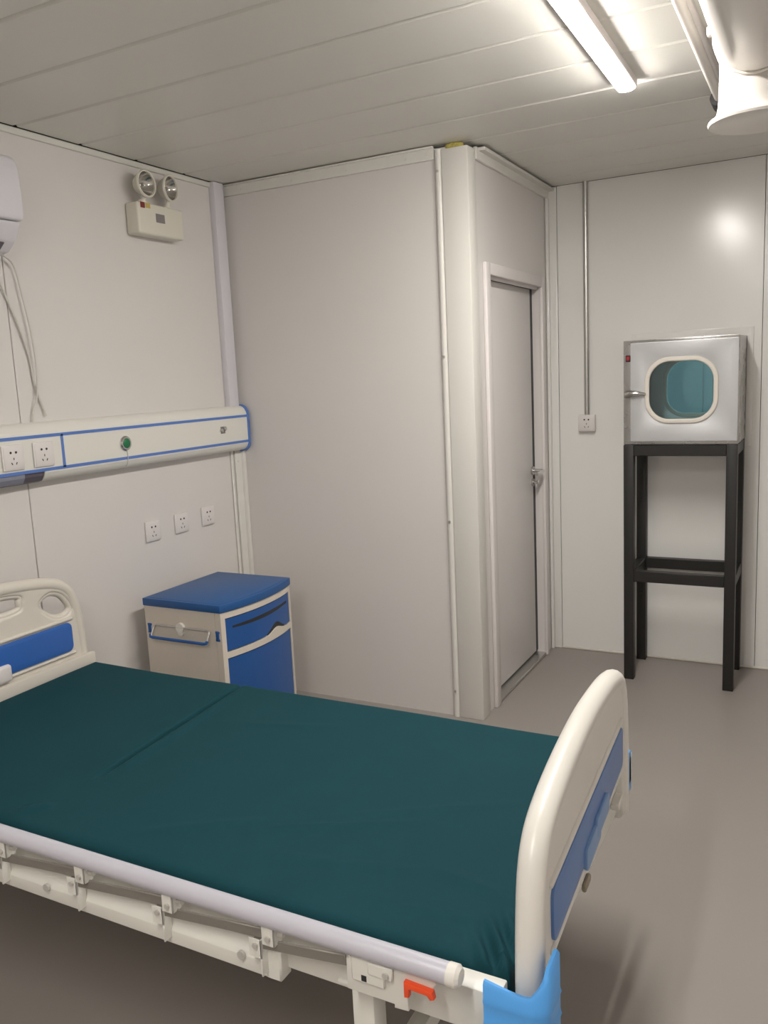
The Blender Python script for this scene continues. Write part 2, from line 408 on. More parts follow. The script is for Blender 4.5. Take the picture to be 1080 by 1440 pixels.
# ------------------------------------------------------------------ air conditioner
ac = thing('air_conditioner', (0, .72, 2.12), 'white wall air conditioner unit at the left edge above the bed', 'air conditioner')
Y0, Y1 = .30, 1.118
pr = [(0, 2.125), (.06, 2.108), (.12, 2.118), (.160, 2.150), (.186, 2.195), (.194, 2.212), (.176, 2.214), (.0, 2.214)]
m = MB(); m.prism(pr, Y0, Y1 - .012, lambda u, v, w: Vector((u, w, v)), .006); lower = obj('lower_casing', m, 'lav', ac)
pr = [(0, 2.217), (.196, 2.217), (.203, 2.24), (.203, 2.31), (.197, 2.39), (.186, 2.424), (.165, 2.438), (.0, 2.440)]
m = MB(); m.prism(pr, Y0, Y1, lambda u, v, w: Vector((u, w, v)), .008); obj('front_panel', m, 'lav', ac)
m = MB(); m.prism([(.085, 2.104), (.128, 2.116), (.160, 2.142), (.152, 2.148), (.122, 2.124), (.085, 2.114)], Y0 + .05, Y1 - .06, lambda u, v, w: Vector((u, w, v)), .001); obj('louvre', m, 'plum', lower)
def cable(pts, r, label):
    m = MB(); m.tube(spline(pts, 8), r, 8); return tag(obj('cable', m, 'cable'), label, 'cable', 'cables below the air conditioner')
cable([(.05, 1.06, 2.13), (.03, 1.085, 2.11), (.010, 1.15, 2.00), (.009, 1.205, 1.86), (.008, 1.235, 1.75), (.008, 1.243, 1.66), (.009, 1.270, 1.57), (.012, 1.278, 1.535)], .0042, 'pale cable hanging from the air conditioner, ending loose above the bed panel')
cable([(.05, 1.10, 2.13), (.02, 1.195, 2.10), (.018, 1.225, 1.98), (.020, 1.245, 1.84), (.021, 1.25, 1.72), (.018, 1.243, 1.62), (.012, 1.22, 1.55), (.012, 1.215, 1.512)], .0032, 'thin pale cable crossing the other, running down into the bed panel top')

# ------------------------------------------------------------------ emergency light
em = thing('emergency_light', (0, 1.96, 2.35), 'cream twin head emergency light high on the left wall', 'emergency light')
m = MB(); m.box((0, 1.818, 2.281), (.075, 2.105, 2.414), .010, 3); bd = obj('body', m, 'lampshell', em)
m = MB(); m.box((.075, 1.925, 2.338), (.0765, 1.980, 2.375), 0); obj('display_label', m, 'label', bd)
m = MB(); m.box((.075, 1.835, 2.388), (.0763, 1.861, 2.412)); obj('sticker', m, 'stickred', bd)
m = MB(); m.box((.075, 1.867, 2.391), (.0763, 1.894, 2.412)); obj('sticker', m, 'stickyel', bd)
m = MB(); m.tube(spline([(.045, 2.105, 2.35), (.045, 2.116, 2.34), (.04, 2.118, 2.31), (.03, 2.108, 2.295)], 5), .004, 8); obj('power_cord', m, 'dark', bd)
for k, (yy, zz, ax) in enumerate(((1.868, 2.488, (1, .02, .02)), (2.020, 2.494, (1, .14, -.03)))):
    A = AX((.082, yy, zz), ax)
    m = MB(); m.lathe([(0, -.055), (.018, -.052), (.034, -.040), (.046, -.018), (.052, -.002), (.057, .0), (.0585, .006), (.055, .012), (.050, .011), (.0495, .002)], A, 36)
    m.cyl((.070, yy, zz - .045), (.060, yy, 2.416), .011, 14); m.cyl((.062, yy, 2.424), (.060, yy, 2.414), .018, 14)
    hd = obj('lamp_head', m, 'lampshell', em)
    m = MB(); m.lathe([(.050, .004), (.044, -.010), (.030, -.028), (.014, -.036), (.008, -.036), (.008, -.012), (.004, -.006), (0, -.005)], A, 32); obj('reflector', m, 'reflector', hd)
    m = MB(); m.lathe([(.0495, .004), (.03, .009), (0, .011)], A, 32); obj('lens', m, 'clear', hd)

# ------------------------------------------------------------------ corner trunking and conduit
m = MB(); m.box((0, 2.396, 1.50), (.034, 2.470, H - .002), .003, 2)
ct = tag(obj('cable_trunking', m, 'lav'), 'cool white vertical cable trunking in the left corner above the bed panel', 'trunking')
m = MB(); m.cyl((1.5226, YB - .015, 1.36), (1.5226, YB - .015, H + .001), .0145, 18)
tag(obj('conduit', m, 'steel'), 'galvanised steel conduit running down the back wall to a socket', 'conduit')

# ------------------------------------------------------------------ sockets
def socket_parts(root, P, depth=.011, w=.046):
    """P(u,v,d)->Matrix-like mapping: u right, v up, d out of the wall"""
    def bx(m, u0, u1, v0, v1, d0, d1, bev=0.0):
        t = MB(); t.box((u0, v0, d0), (u1, v1, d1), bev, 2); t.bm.transform(P); m.merge(t.bm)
    m = MB(); bx(m, -w, w, -w, w, 0, depth, .004); bx(m, -w + .006, w - .006, -w + .006, w - .006, depth - .002, depth + .0015, .001)
    pl = obj('face_plate', m, 'white', root)
    d0, d1 = depth + .0010, depth + .0022
    m = MB()
    for s in (-1, 1):
        t = MB(); t.cyl((s * .0115, .019, d0), (s * .0115, .019, d1), .0046, 12); t.bm.transform(P); m.merge(t.bm)
    t = MB(); t.box((-.0016, -.008, d0), (.0016, .000, d1)); t.bm.transform(P); m.merge(t.bm)
    for s in (-1, 1):
        t = MB(); t.box((-.0016, -.0045, d0), (.0016, .0045, d1)); t.bm.transform(P @ T((s * .010, -.021, 0)) @ Matrix.Rotation(-s * .5, 4, 'Z')); m.merge(t.bm)
    obj('pin_holes', m, 'dark', pl)
PL = lambda y, z, x=0: T((x, y, z)) @ FX
g = 'wall sockets above the bedside cabinet'
s1 = thing('wall_socket', (0, 1.804, .982), 'white wall socket nearest the bed, leftmost of three in a rising row above the cabinet', 'socket', g)
socket_parts(s1, PL(1.804, .982))
dup(s1, (0, 1.998, .986), 'white wall socket in the middle of the row of three above the cabinet')
dup(s1, (0, 2.191, .988), 'white wall socket nearest the room corner, rightmost of three above the cabinet')
s4 = thing('wall_socket', (1.5226, YB, 1.32), 'white surface-mounted socket at the lower end of the steel conduit', 'socket')
socket_parts(s4, T((1.5226, YB, 1.32)) @ FY, .032)

# ------------------------------------------------------------------ bed head service panel
bp = thing('service_panel', (0, 1.4, 1.40), 'long cream medical service panel with blue stripes along the left wall', 'service panel')
PY1 = 2.475
def pprof(d=0):
    c = [(0, 1.512), (.030, 1.514), (.052, 1.505), (.066, 1.487), (.072, 1.462), (.072, 1.338), (.069, 1.318), (.058, 1.300), (.040, 1.290), (0, 1.284)]
    return [(x + (d if x > .001 else 0), z) for x, z in c]
pp = [(a.x, a.y) for a in spline([Vector((x, z, 0)) for x, z in pprof()], 4)]
m = MB(); m.prism(pp, 1.195, PY1, lambda u, v, w: Vector((u, w, v)))
up = [(x, z) for x, z in pp if z > 1.3395]; up = up + [(.072, 1.3395), (0, 1.3395)]
m.prism(up, .0, 1.195, lambda u, v, w: Vector((u, w, v)))
body = obj('casing', m, 'bone', bp, ang=30)
m = MB()
for z in (1.462, 1.334): m.box((.0715, .0, z - .006), (.0735, PY1, z + .006))
m.box((.0715, 1.283, 1.334), (.0735, 1.296, 1.462))
obj('blue_trim', m, 'bluestripe', bp)
m = MB(); ep = [(x + (.006 if x > .001 else 0), z + (.006 if z > 1.4 else -.006)) for x, z in pp]
m.prism(ep, PY1, PY1 + .014, lambda u, v, w: Vector((u, w, v)), .002); obj('end_cap', m, 'bluestripe', bp)
m = MB(); m.prism([(0, 1.338), (.066, 1.338), (.064, 1.312), (.050, 1.292), (.03, 1.286), (0, 1.286)], .62, 1.195, lambda u, v, w: Vector((u, w, v)), .001); lmp = obj('reading_lamp', m, 'plum', bp)
m = MB(); m.prism([(.056, 1.330), (.070, 1.332), (.068, 1.312), (.054, 1.292), (.046, 1.292)], .64, 1.105, lambda u, v, w: Vector((u, w, v)), .001); obj('lamp_diffuser', m, 'greylamp', lmp)
for yy in (1.056, 1.193):
    e = bpy.data.objects.new('socket', None); COL.objects.link(e); e.location = (.072, yy, 1.394); WM[e.name] = T(e.location)
    e.parent = bp; e.matrix_parent_inverse = wm(bp).inverted()
    socket_parts(e, PL(yy, 1.394, .072), .008, .047)
A = AX((.072, 1.619, 1.397), (1, 0, 0))
m = MB(); m.lathe([(.031, 0), (.031, .006), (.027, .010), (.021, .010), (.020, .006)], A, 32); ring = obj('call_button', m, 'chrome', bp)
m = MB(); m.lathe([(.0205, .004), (.0205, .010), (.017, .013), (0, .014)], A, 28); obj('green_cap', m, 'green', ring)
m = MB()
for yy, zz in ((2.262, 1.402), (2.288, 1.410)): m.lathe([(.010, 0), (.010, .008), (.007, .012), (0, .012)], AX((.072, yy, zz), (1, 0, 0)), 16)
pt = obj('equipotential_terminal', m, 'steel', bp)
m = MB(); m.box((.072, 2.258, 1.386), (.0735, 2.292, 1.420), .0005, 1); obj('dark_ring', m, 'label', pt)
m = MB(); m.tube(spline([(.074, 1.626, 1.366), (.0765, 1.624, 1.34), (.074, 1.622, 1.315), (.062, 1.624, 1.298)], 4), .0016, 6); obj('call_cord', m, 'cable', bp)

# ------------------------------------------------------------------ bedside cabinet
cx0, cx1, cy0, cy1, cz = .082, .500, 1.630, 2.142, .72
cb = thing('bedside_cabinet', ((cx0 + cx1) / 2, (cy0 + cy1) / 2, 0), 'cream bedside cabinet with blue top and doors in the corner by the bed', 'cabinet')
BUL = .040
def bow(y): u = (y - (cy0 + cy1) / 2) / ((cy1 - cy0) / 2); return BUL * (1 - u * u)
def outline(x0, xf, y0, y1, n=16): return [(x0, y0)] + [(xf + bow(y0 + (y1 - y0) * k / n), y0 + (y1 - y0) * k / n) for k in range(n + 1)] + [(x0, y1)]
m = MB(); m.prism(outline(cx0 - .004, cx1 + .005, cy0 - .005, cy1 + .003), cz - .034, cz, lambda u, v, w: Vector((u, v, w)), .004)
lid = obj('top', m, 'bluelid', cb)
m = MB(); m.prism(outline(cx0 + .012, cx1 - .012, cy0 + .012, cy1 - .012), cz - .001, cz + .0012, lambda u, v, w: Vector((u, v, w)), .0005); obj('top_mat', m, 'bluelid', lid)
m = MB(); m.prism(outline(cx0, cx1 - .030, cy0, cy1), .06, cz - .034, lambda u, v, w: Vector((u, v, w)))
def frontstrip(mb, y0, y1, zt, zb, x0=-.032, x1=.0, n=16, bev=0.0):
    t = bmesh.new(); V = []
    for k in range(n + 1):
        y = y0 + (y1 - y0) * k / n; b = cx1 + bow(y)
        V.append([t.verts.new((b + dx, y, z)) for dx, z in ((x0, zb(y)), (x1, zb(y)), (x1, zt(y)), (x0, zt(y)))])
    for k in range(n):
        for q in range(4): t.faces.new((V[k][q], V[k][(q + 1) % 4], V[k + 1][(q + 1) % 4], V[k + 1][q]))
    t.faces.new(V[0][::-1]); t.faces.new(V[-1]); bmesh.ops.recalc_face_normals(t, faces=t.faces[:])
    mb.merge(t)
C = lambda v: (lambda y: v)
frontstrip(m, cy0 + .021, cy1 - .021, C(cz - .035), C(cz - .062), x1=-.001)                       # top rail
frontstrip(m, cy0 + .0004, cy0 + .022, C(cz - .0345), C(.0605), n=3, x0=-.0285); frontstrip(m, cy1 - .022, cy1 - .0004, C(cz - .0345), C(.0605), n=3, x0=-.0285)
hump = lambda y: .022 * math.exp(-((y - (cy0 + .345)) / .055) ** 2)
frontstrip(m, cy0 + .021, cy1 - .021, lambda y: .512 + hump(y), C(.486), x1=.001, n=40)
frontstrip(m, cy0 + .021, cy1 - .021, C(.085), C(.061), x1=-.001)
obj('carcass', m, 'cabinet', cb, ang=25)
m = MB(); frontstrip(m, cy0 + .024, cy1 - .024, C(cz - .066), lambda y: .516 + hump(y) * 1.35, x1=-.004, n=40)
dr = obj('drawer', m, 'bluedark', cb, ang=25)
m = MB(); frontstrip(m, cy0 + .06, cy1 - .05, lambda y: .618 + .012 * (y - cy0), lambda y: .612 - .008 * max(0, 1 - ((y - 1.86) / .2) ** 2), x0=-.012, x1=-.0034, n=24); obj('pull_slot', m, 'dark', dr)
m = MB(); frontstrip(m, cy0 + .27, cy0 + .42, lambda y: .519 + hump(y) * 1.7, lambda y: .514, x0=-.02, x1=-.0036, n=16); obj('finger_recess', m, 'dark', dr)
m = MB(); frontstrip(m, cy0 + .024, cy1 - .024, C(.482), C(.09), x1=-.004, n=24); obj('door', m, 'bluedark', cb, ang=25)
for x in (cx0 + .04, cx1 - .05):
    for y in (cy0 + .05, cy1 - .05):
        m = MB(); m.cyl((x, y - .012, .028), (x, y + .012, .028), .028, 20); m.box((x - .012, y - .018, .03), (x + .012, y + .018, .065), .004, 1); obj('castor', m, 'rubber', cb)
# towel rail on the near side
ys = cy0
m = MB(); lp = [(a.x, ys - .006 - (.035 if a.y < .60 else .012 + .023 * max(0, (.628 - a.y) / .03)), a.y) for a in [Vector((x, z, 0)) for x, z in rrect(.142, .560, .447, .607, .012, 5)]]
m.tube([(x, ys - .010 - .030 * (.607 - z) / .047, z) for x, y, z in lp], .0042, 10, True)
tr = obj('towel_rail', m, 'steel', cb)
m = MB(); m.tube([(.138, ys - .034, .572), (.142, ys - .040, .562), (.155, ys - .040, .560), (.434, ys - .040, .560), (.447, ys - .040, .562), (.451, ys - .034, .572)], .0065, 10); obj('blue_sleeve', m, 'bluedark', tr)
m = MB(); m.cyl((.285, ys + .002, .606), (.285, ys - .014, .606), .021, 20); m.cyl((.285, ys, .585), (.285, ys - .010, .585), .015, 16); obj('rail_clip', m, 'cream', tr)
for x in (.105, .480):
    m = MB(); m.box((x - .0075, ys - .006, .565), (x + .0075, ys + .002, .607), .003, 2); m.box((x - .011, ys - .004, .598), (x + .011, ys + .002, .608), .002, 1); m.box((x - .011, ys - .004, .564), (x + .011, ys + .002, .574), .002, 1); obj('blue_hook', m, 'bluedark', cb)

# ------------------------------------------------------------------ hospital bed
bed = thing('hospital_bed', (1.25, .70, 0), 'cream hospital bed with blue inset end boards and folded side rail', 'bed')
MX0, MX1, MY0, MY1, MZ = .243, 2.262, .218, 1.188, .60
fm = MB()
for y0, y1, zz in ((.160, .205, .596), (1.195, 1.235, .560)): fm.box((.22, y0, zz - .082), (2.252, y1, zz), .004, 2)
fm.box((.22, .16, .470), (.241, 1.235, .550), .004, 1); fm.box((2.225, .205, .470), (2.250, 1.196, .518), .004, 1)
fm.box((.26, .206, .500), (2.215, 1.194, .5212), .004, 1)
for x in (.62, 1.02, 1.40): fm.box((x, .205, .470), (x + .04, 1.195, .510), .003, 1)
frame = obj('frame', fm, 'bone', bed)
# lower cross tubes
m = MB(); m.box((.43, .20, .30), (.47, 1.19, .34), .004, 1); m.box((1.995, .20, .30), (2.035, 1.19, .34), .004, 1); m.box((.45, .68, .30), (2.02, .72, .34), .004, 1)
m.box((2.055, .205, .475), (2.095, 1.19, .505), .004, 1)
obj('cross_bars', m, 'bone', bed)
for x in (.42, 1.966):
    for y, sgn in ((.158, 1), (1.1945, -1)):
        m = MB(); m.box((x, y, .13), (x + .046, y + .046, .531), .004, 2); m.box((x - .028, y - .004, .522), (x + .078, y + .05, .532), .003, 1)
        lg = obj('leg', m, 'bone', bed)
        m = MB(); cxx, cyy = x + .023, y + .023
        m.cyl((cxx + .02, cyy - .014, .055), (cxx + .02, cyy + .014, .055), .055, 24); obj('wheel', m, 'rubber', lg)
        m = MB(); m.box((cxx - .018, cyy - .022, .06), (cxx + .035, cyy - .016, .125), .003, 1); m.box((cxx - .018, cyy + .016, .06), (cxx + .035, cyy + .022, .125), .003, 1); m.box((cxx - .02, cyy - .022, .118), (cxx + .035, cyy + .022, .135), .003, 1); obj('castor_fork', m, 'steel', lg)

def board(yc, hw, zs, zb_mid, x, rot, holes, panel, name, rim=.025, thick=.034, inset='bluepanel'):
    """end board: outline half-profile zs[(d,z)...] from bottom side to top centre"""
    R_ = T((x, yc, 0)) @ Matrix.Rotation(rot, 4, 'Z')
    half = [Vector((d * hw, z, 0)) for d, z in zs]
    full = [Vector((-v.x, v.y, 0)) for v in half] + [Vector((v.x, v.y, 0)) for v in half[-2::-1]]
    top = spline(full, 10)
    m = MB()
    zlo = top[0].y
    ins = [(v.x, v.y) for v in top]
    loop = ins + [(hw * .86, zlo), (hw * .80, zb_mid), (-hw * .80, zb_mid), (-hw * .86, zlo)]
    m.plate([loop] + holes, thick, .012, R_ @ FX, 3)
    zt_ = zs[-1][1]; m.tube([R_ @ Vector((0, v.x * (1 - .02 / hw), v.y - .016 * max(0, min(1, (v.y - (zt_ - .28)) / .28)))) for v in top], rim, 16, ry=None)
    # rounded lips round the grips
    for h in holes:
        m.tube([R_ @ Vector((0, a, b)) for a, b in h], .013, 10, True)
    # ledges above and below the blue inset, both faces
    z0, z1, py = panel
    for s in (-1, 1):
        xx = s * (thick / 2)
        for za, zb in ((z1 + .004, z1 + .018), (z0 - .016, z0 - .004)):
            t = MB(); t.box((xx - .007, -py - .01, za), (xx + .007, py + .01, zb), .006, 2); t.bm.transform(R_); m.merge(t.bm)
    o = obj(name, m, 'shadecream' if name == 'headboard' else 'cream', bed, ang=50)
    for s in (-1, 1):
        t = MB(); t.plate([rrect(-py, z0, py, z1, .022, 5)], .010, .002, R_ @ T((s * (thick / 2 + .001), 0, 0)) @ FX, 1)
        obj('blue_inset', t, inset, o)
    return o, R_
ZS = [(1.0, .46), (1.0, .60), (.985, .70), (.955, .785), (.90, .835), (.80, .866), (.60, .888), (.32, .903), (0, .910)]
FYC, FROT = .645, math.radians(2.9)
fb, RF = board(FYC, .462, ZS, .585, 2.270, FROT, [], (.625, .732, .365), 'footboard', .0255, .034, 'bluefoot')
m = MB(); m.plate([rrect(-.06, .612, .085, .662, .012, 4)], .012, .003, RF @ T((.024, -.05, 0)) @ FX, 1); m.plate([rrect(-.10, .628, .04, .672, .012, 4)], .010, .003, RF @ T((.026, .09, 0)) @ FX, 1)
obj('card_holder', m, 'bluepale', fb)
m = MB(); m.box((.014, -.10, .560), (.024, -.050, .577), .003, 1, mx=RF); obj('board_catch', m, 'scuff', fb)
m = MB(); m.box((.010, .25, .560), (.032, .315, .576), .003, 1, mx=RF); obj('board_catch', m, 'cream', fb)
ZH = [(z[0], z[1] + .07) for z in ZS]
ZH[0] = (1.0, .50)
hy = 0.70
rh = [(a.x, a.y) for a in spline([Vector(v + (0,)) for v in ((.290, .875), (.335, .898), (.385, .885), (.420, .845), (.425, .815), (.395, .797), (.345, .805), (.300, .840))], 4, True)]
lh = [(-x, z) for x, z in rh]
mh = [(a.x, a.y) for a in spline([Vector(v + (0,)) for v in ((-.195, .925), (0, .938), (.195, .925), (.215, .895), (.190, .866), (0, .868), (-.190, .866), (-.215, .895))], 5, True)]
hb, RH = board(hy, .485, ZH, .55, .195, 0, [rh, mh, lh], (.662, .772, .415), 'headboard', .024, .036)
m = MB(); m.box((.205, .760, .640), (.232, .835, .702), .012, 3); obj('hand_control_clip', m, 'white', hb)
m = MB(); m.box((.213, .20, .560), (.235, 1.20, .633), .006, 2); obj('lower_ledge', m, 'shadecream', hb)

# corner guards
def guard(y0, sgn):
    # L shaped wrap: long side along x on the flank, short side round the end
    path = [(2.232, 0), (2.30, 0), (2.322, .004), (2.336, .016), (2.340, .034), (2.340, .075)]
    t = bmesh.new(); zt = [.632, .622, .634, .652, .668, .672]; V = []
    sp = spline([Vector((x, d, z)) for (x, d), z in zip(path, zt)], 5); th = .010
    for i, v in enumerate(sp):
        a = sp[max(i - 1, 0)]; b = sp[min(i + 1, len(sp) - 1)]; tg = Vector((b.x - a.x, b.y - a.y, 0)).normalized(); nrm = Vector((-tg.y, tg.x, 0))
        row = []
        for z, off in ((.46, 0), (.495, 0), (.505, -.0025), (.515, 0), (.548, 0), (.556, -.0025), (.564, 0), (.590, 0), (.597, -.0025), (.604, 0), (v.z - .006, 0), (v.z, .004)):
            row.append(Vector((v.x, v.y, z)) + nrm * off)
        row += [Vector((v.x, v.y, v.z - .001)) + nrm * (th), Vector((v.x, v.y, .46)) + nrm * th]
        V.append([t.verts.new((q.x, y0 + sgn * q.y, q.z)) for q in row])
    n = len(V[0])
    for i in range(len(V) - 1):
        for k in range(n): t.faces.new((V[i][k], V[i][(k + 1) % n], V[i + 1][(k + 1) % n], V[i + 1][k]))
    t.faces.new(V[0]); t.faces.new(V[-1][::-1]); bmesh.ops.recalc_face_normals(t, faces=t.faces[:])
    m = MB(); m.merge(t); return obj('corner_guard', m, 'blueguard', bed, ang=50)
guard(.140, 1)
m = MB(); m.box((2.239, 1.14, .455), (2.252, 1.222, .572), .005, 2); m.box((2.18, 1.212, .455), (2.252, 1.222, .572), .004, 2); obj('corner_guard', m, 'blueguard', bed)

# folding side rails
def side_rail(yf, sgn, dz, full=True):
    """yf = outer face, sgn=-1 : outer side is -y"""
    Y = lambda d: yf - sgn * d          # d inwards
    Z = lambda z: z + dz
    m = MB(); m.prism([(0, .500), (0, .529), (.016, .560), (.034, .562), (.034, .500)], .70, 1.822, lambda u, v, w: Vector((w, Y(u), Z(v))), .0015)
    m.box((1.790, Y(-.002), Z(.498)), (1.826, Y(.034), Z(.562)), .004, 1)
    base = obj('side_rail', m, 'bone', bed)
    zt = .643 + dz
    m = MB(); m.tube([(.72, Y(-.016), zt), (2.186, Y(-.016), zt)], .0185, 22); tb = obj('rail_tube', m, 'alu', base)
    m = MB(); m.tube([(2.180, Y(-.016), zt), (2.196, Y(-.016), zt), (2.202, Y(-.016), zt)], [.0195, .0195, .014], 22); obj('tube_end_cap', m, 'cream', base)
    lows = [.812, 1.057, 1.300, 1.543, 1.785]; ups = [.845, 1.088, 1.333, 1.577, 1.820, 2.060]
    zl, zu = .579 + dz, .606 + dz
    for x in lows:
        m = MB(); m.box((x - .016, Y(-.020), Z(.552)), (x + .013, Y(-.017), zl + .012), .001, 1); m.box((x + .009, Y(-.020), Z(.515)), (x + .013, Y(.004), zl + .012), .001, 1)
        b = obj('lower_bracket', m, 'bone', base)
        m = MB(); m.cyl((x, Y(-.020), zl), (x, Y(-.025), zl), .0055, 12); obj('rivet', m, 'bolt', base)
    for x in ups[:-1]:
        m = MB(); m.box((x - .015, Y(-.026), zu - .016), (x + .013, Y(-.023), zt - .01), .001, 1); m.box((x + .010, Y(-.026), zu - .016), (x + .013, Y(.0), zt - .012), .001, 1)
        obj('upper_bracket', m, 'bone', base)
        m = MB(); m.cyl((x, Y(-.026), zu), (x, Y(-.031), zu), .0055, 12); m.cyl((x + .013, Y(-.010), zu + .006), (x + .026, Y(-.010), zu + .006), .007, 12); obj('rivet', m, 'bolt', base)
    for x in lows:
        xe = x + .285 if x < 1.7 else 2.0
        m = MB(); v = Vector((xe - x, 0, zu - zl)); ang = math.atan2(v.z, v.x)
        t = MB(); t.box((-.008, -.003, -.011), (v.length - .02, .003, .011), .002, 1)
        t.bm.transform(T((x, Y(-.012), zl)) @ Matrix.Rotation(-ang, 4, 'Y')); m.merge(t.bm)
        obj('fold_bar', m, 'bar', base)
    for x in (1.195, 1.735):
        m = MB(); m.cyl((x, Y(.0), Z(.531)), (x, Y(-.006), Z(.531)), .009, 14); obj('bolt', m, 'bolt', base)
    if full:
        m = MB()
        m.plate([[(1.983, .553), (1.983, .612), (1.990, .620), (2.150, .624), (2.158, .618), (2.150, .606), (2.103, .596), (2.103, .548), (2.076, .546), (2.076, .553)]], .022, .002, T((0, Y(-.008), 0)) @ FY, 1)
        m.box((1.995, Y(-.024), .578), (2.062, Y(-.006), .626), .003, 1)
        m.box((2.030, Y(-.0265), .600), (2.078, Y(-.02), .624), .002, 1)
        lt_ = obj('latch_housing', m, 'bone', base)
        m = MB(); m.cyl((2.066, Y(-.02), .610), (2.066, Y(-.030), .610), .006, 12); obj('rivet', m, 'bolt', base)
        m = MB(); m.plate([[(2.101, .582), (2.110, .584), (2.111, .600), (2.144, .599), (2.150, .592), (2.157, .595), (2.154, .608), (2.101, .611)]], .012, .002, T((0, Y(-.024), 0)) @ FY, 1); obj('release_lever', m, 'orange', base)
        m = MB(); m.box((2.016, Y(-.0248), .583), (2.026, Y(-.022), .594)); obj('latch_slot', m, 'dark', base)
    return base
side_rail(.138, -1, 0.0)
side_rail(1.240, 1, -.15, False)

# mattress under a teal sheet
def cushion(x0, x1, y0, y1, z0, z1, r, nx, ny):
    t = bmesh.new(); G = []
    def h(x, y):
        d = min(x - x0, x1 - x, y - y0, y1 - y); q = max(0, r - d) / r
        z = z1 - r * (1 - math.sqrt(max(0, 1 - q * q)))
        # hinge crease across the sheet
        xc = .962 + .040 * max(0, (1.18 - y)) / .6
        msk = max(0, min(1, (y - .46) / .18)) * (1 - .75 * max(0, min(1, (y - 1.05) / .1)))
        z -= .046 * msk * math.exp(-((x - xc) / .0075) ** 2); z += .006 * msk * math.exp(-((x - xc - .030) / .02) ** 2)
        # broad sag, soft wrinkles
        z -= .004 * math.exp(-((x - .55) ** 2 + (y - .7) ** 2) / .12)
        z += .0016 * math.sin(7 * x + 3 * y) * math.sin(5 * y - 2 * x)
        for ax, ay, bx_, by_, am in ((1.55, .42, 1.95, .62, .0035), (1.60, .34, 2.05, .44, .003), (1.72, .55, 2.12, .78, .0028), (1.30, .30, 1.62, .50, .0025), (1.1, .9, 1.5, 1.0, .0015), (2.0, .45, 2.24, .40, .004), (1.98, .3, 2.22, .34, .004), (.95, .245, 1.02, .33, .005)):
            vx, vy = bx_ - ax, by_ - ay; L2 = vx * vx + vy * vy; s = max(0, min(1, ((x - ax) * vx + (y - ay) * vy) / L2))
            dd = math.hypot(x - ax - s * vx, y - ay - s * vy); z += 1.6 * am * math.exp(-(dd / .016) ** 2) * math.sin(PI * min(1, max(.05, s)))
        # bunched corner
        cxx, cyy = x - (x1 - .03), y - (y0 + .05); g_ = math.exp(-(cxx * cxx / .002 + cyy * cyy / .006)); z += g_ * .016 * math.sin(140 * x + 90 * y)
        return z
    def warp(i, n, a, b, e):     # denser rows near the edges
        u = i / n; return a + (b - a) * (u if True else u)
    xs = [x0, x0 + .002, x0 + .006, x0 + .012, x0 + .02] + [x0 + .03 + (x1 - x0 - .06) * i / nx for i in range(nx + 1)] + [x1 - .02, x1 - .012, x1 - .006, x1 - .002, x1]
    yy = [y0, y0 + .002, y0 + .006, y0 + .012, y0 + .02] + [y0 + .03 + (y1 - y0 - .06) * i / ny for i in range(ny + 1)] + [y1 - .02, y1 - .012, y1 - .006, y1 - .002, y1]
    G = [[t.verts.new((x, y, h(x, y))) for y in yy] for x in xs]
    B = [[None] * len(yy) for _ in xs]
    for i in range(len(xs) - 1):
        for j in range(len(yy) - 1): t.faces.new((G[i][j], G[i + 1][j], G[i + 1][j + 1], G[i][j + 1]))
    ring = [(i, 0) for i in range(len(xs))] + [(len(xs) - 1, j) for j in range(1, len(yy))] + [(i, len(yy) - 1) for i in range(len(xs) - 2, -1, -1)] + [(0, j) for j in range(len(yy) - 2, 0, -1)]
    top = [G[i][j] for i, j in ring]; low = [t.verts.new((v.co.x, v.co.y, z0)) for v in top]; n = len(top)
    for k in range(n): t.faces.new((top[k], low[k], low[(k + 1) % n], top[(k + 1) % n]))
    for v in t.verts: v.co.x -= .042 * (v.co.y - y0) / (y1 - y0) * (v.co.x - x0) / (x1 - x0)
    t.faces.new(low); bmesh.ops.recalc_face_normals(t, faces=t.faces[:])
    m = MB(); m.merge(t); return m
mt = obj('mattress', cushion(MX0, MX1 - .012, MY0, MY1, .522, MZ, .022, 420, 110), 'teal', ang=80)
tag(mt, 'thin mattress covered in a dark teal sheet lying on the hospital bed', 'mattress')

# ------------------------------------------------------------------ pass-through hatch on its stand
PX0, PX1, PZ0, PZ1, PYF = 1.799, 2.331, 1.231, 1.742, 3.285
pb = thing('pass_through_hatch', (2.065, PYF, PZ0), 'stainless steel pass-through hatch with rounded window on the black stand', 'hatch')
th = .012
m = MB(); yb = YB + .12
m.plate([rrect(PX0, PZ0, PX1, PZ1, .003, 2), rrect(PX0 + th, PZ0 + th, PX1 - th, PZ1 - th, .003, 2)], yb - PYF - .004, .0005, T((0, (yb + PYF) / 2, 0)) @ FY, 0)
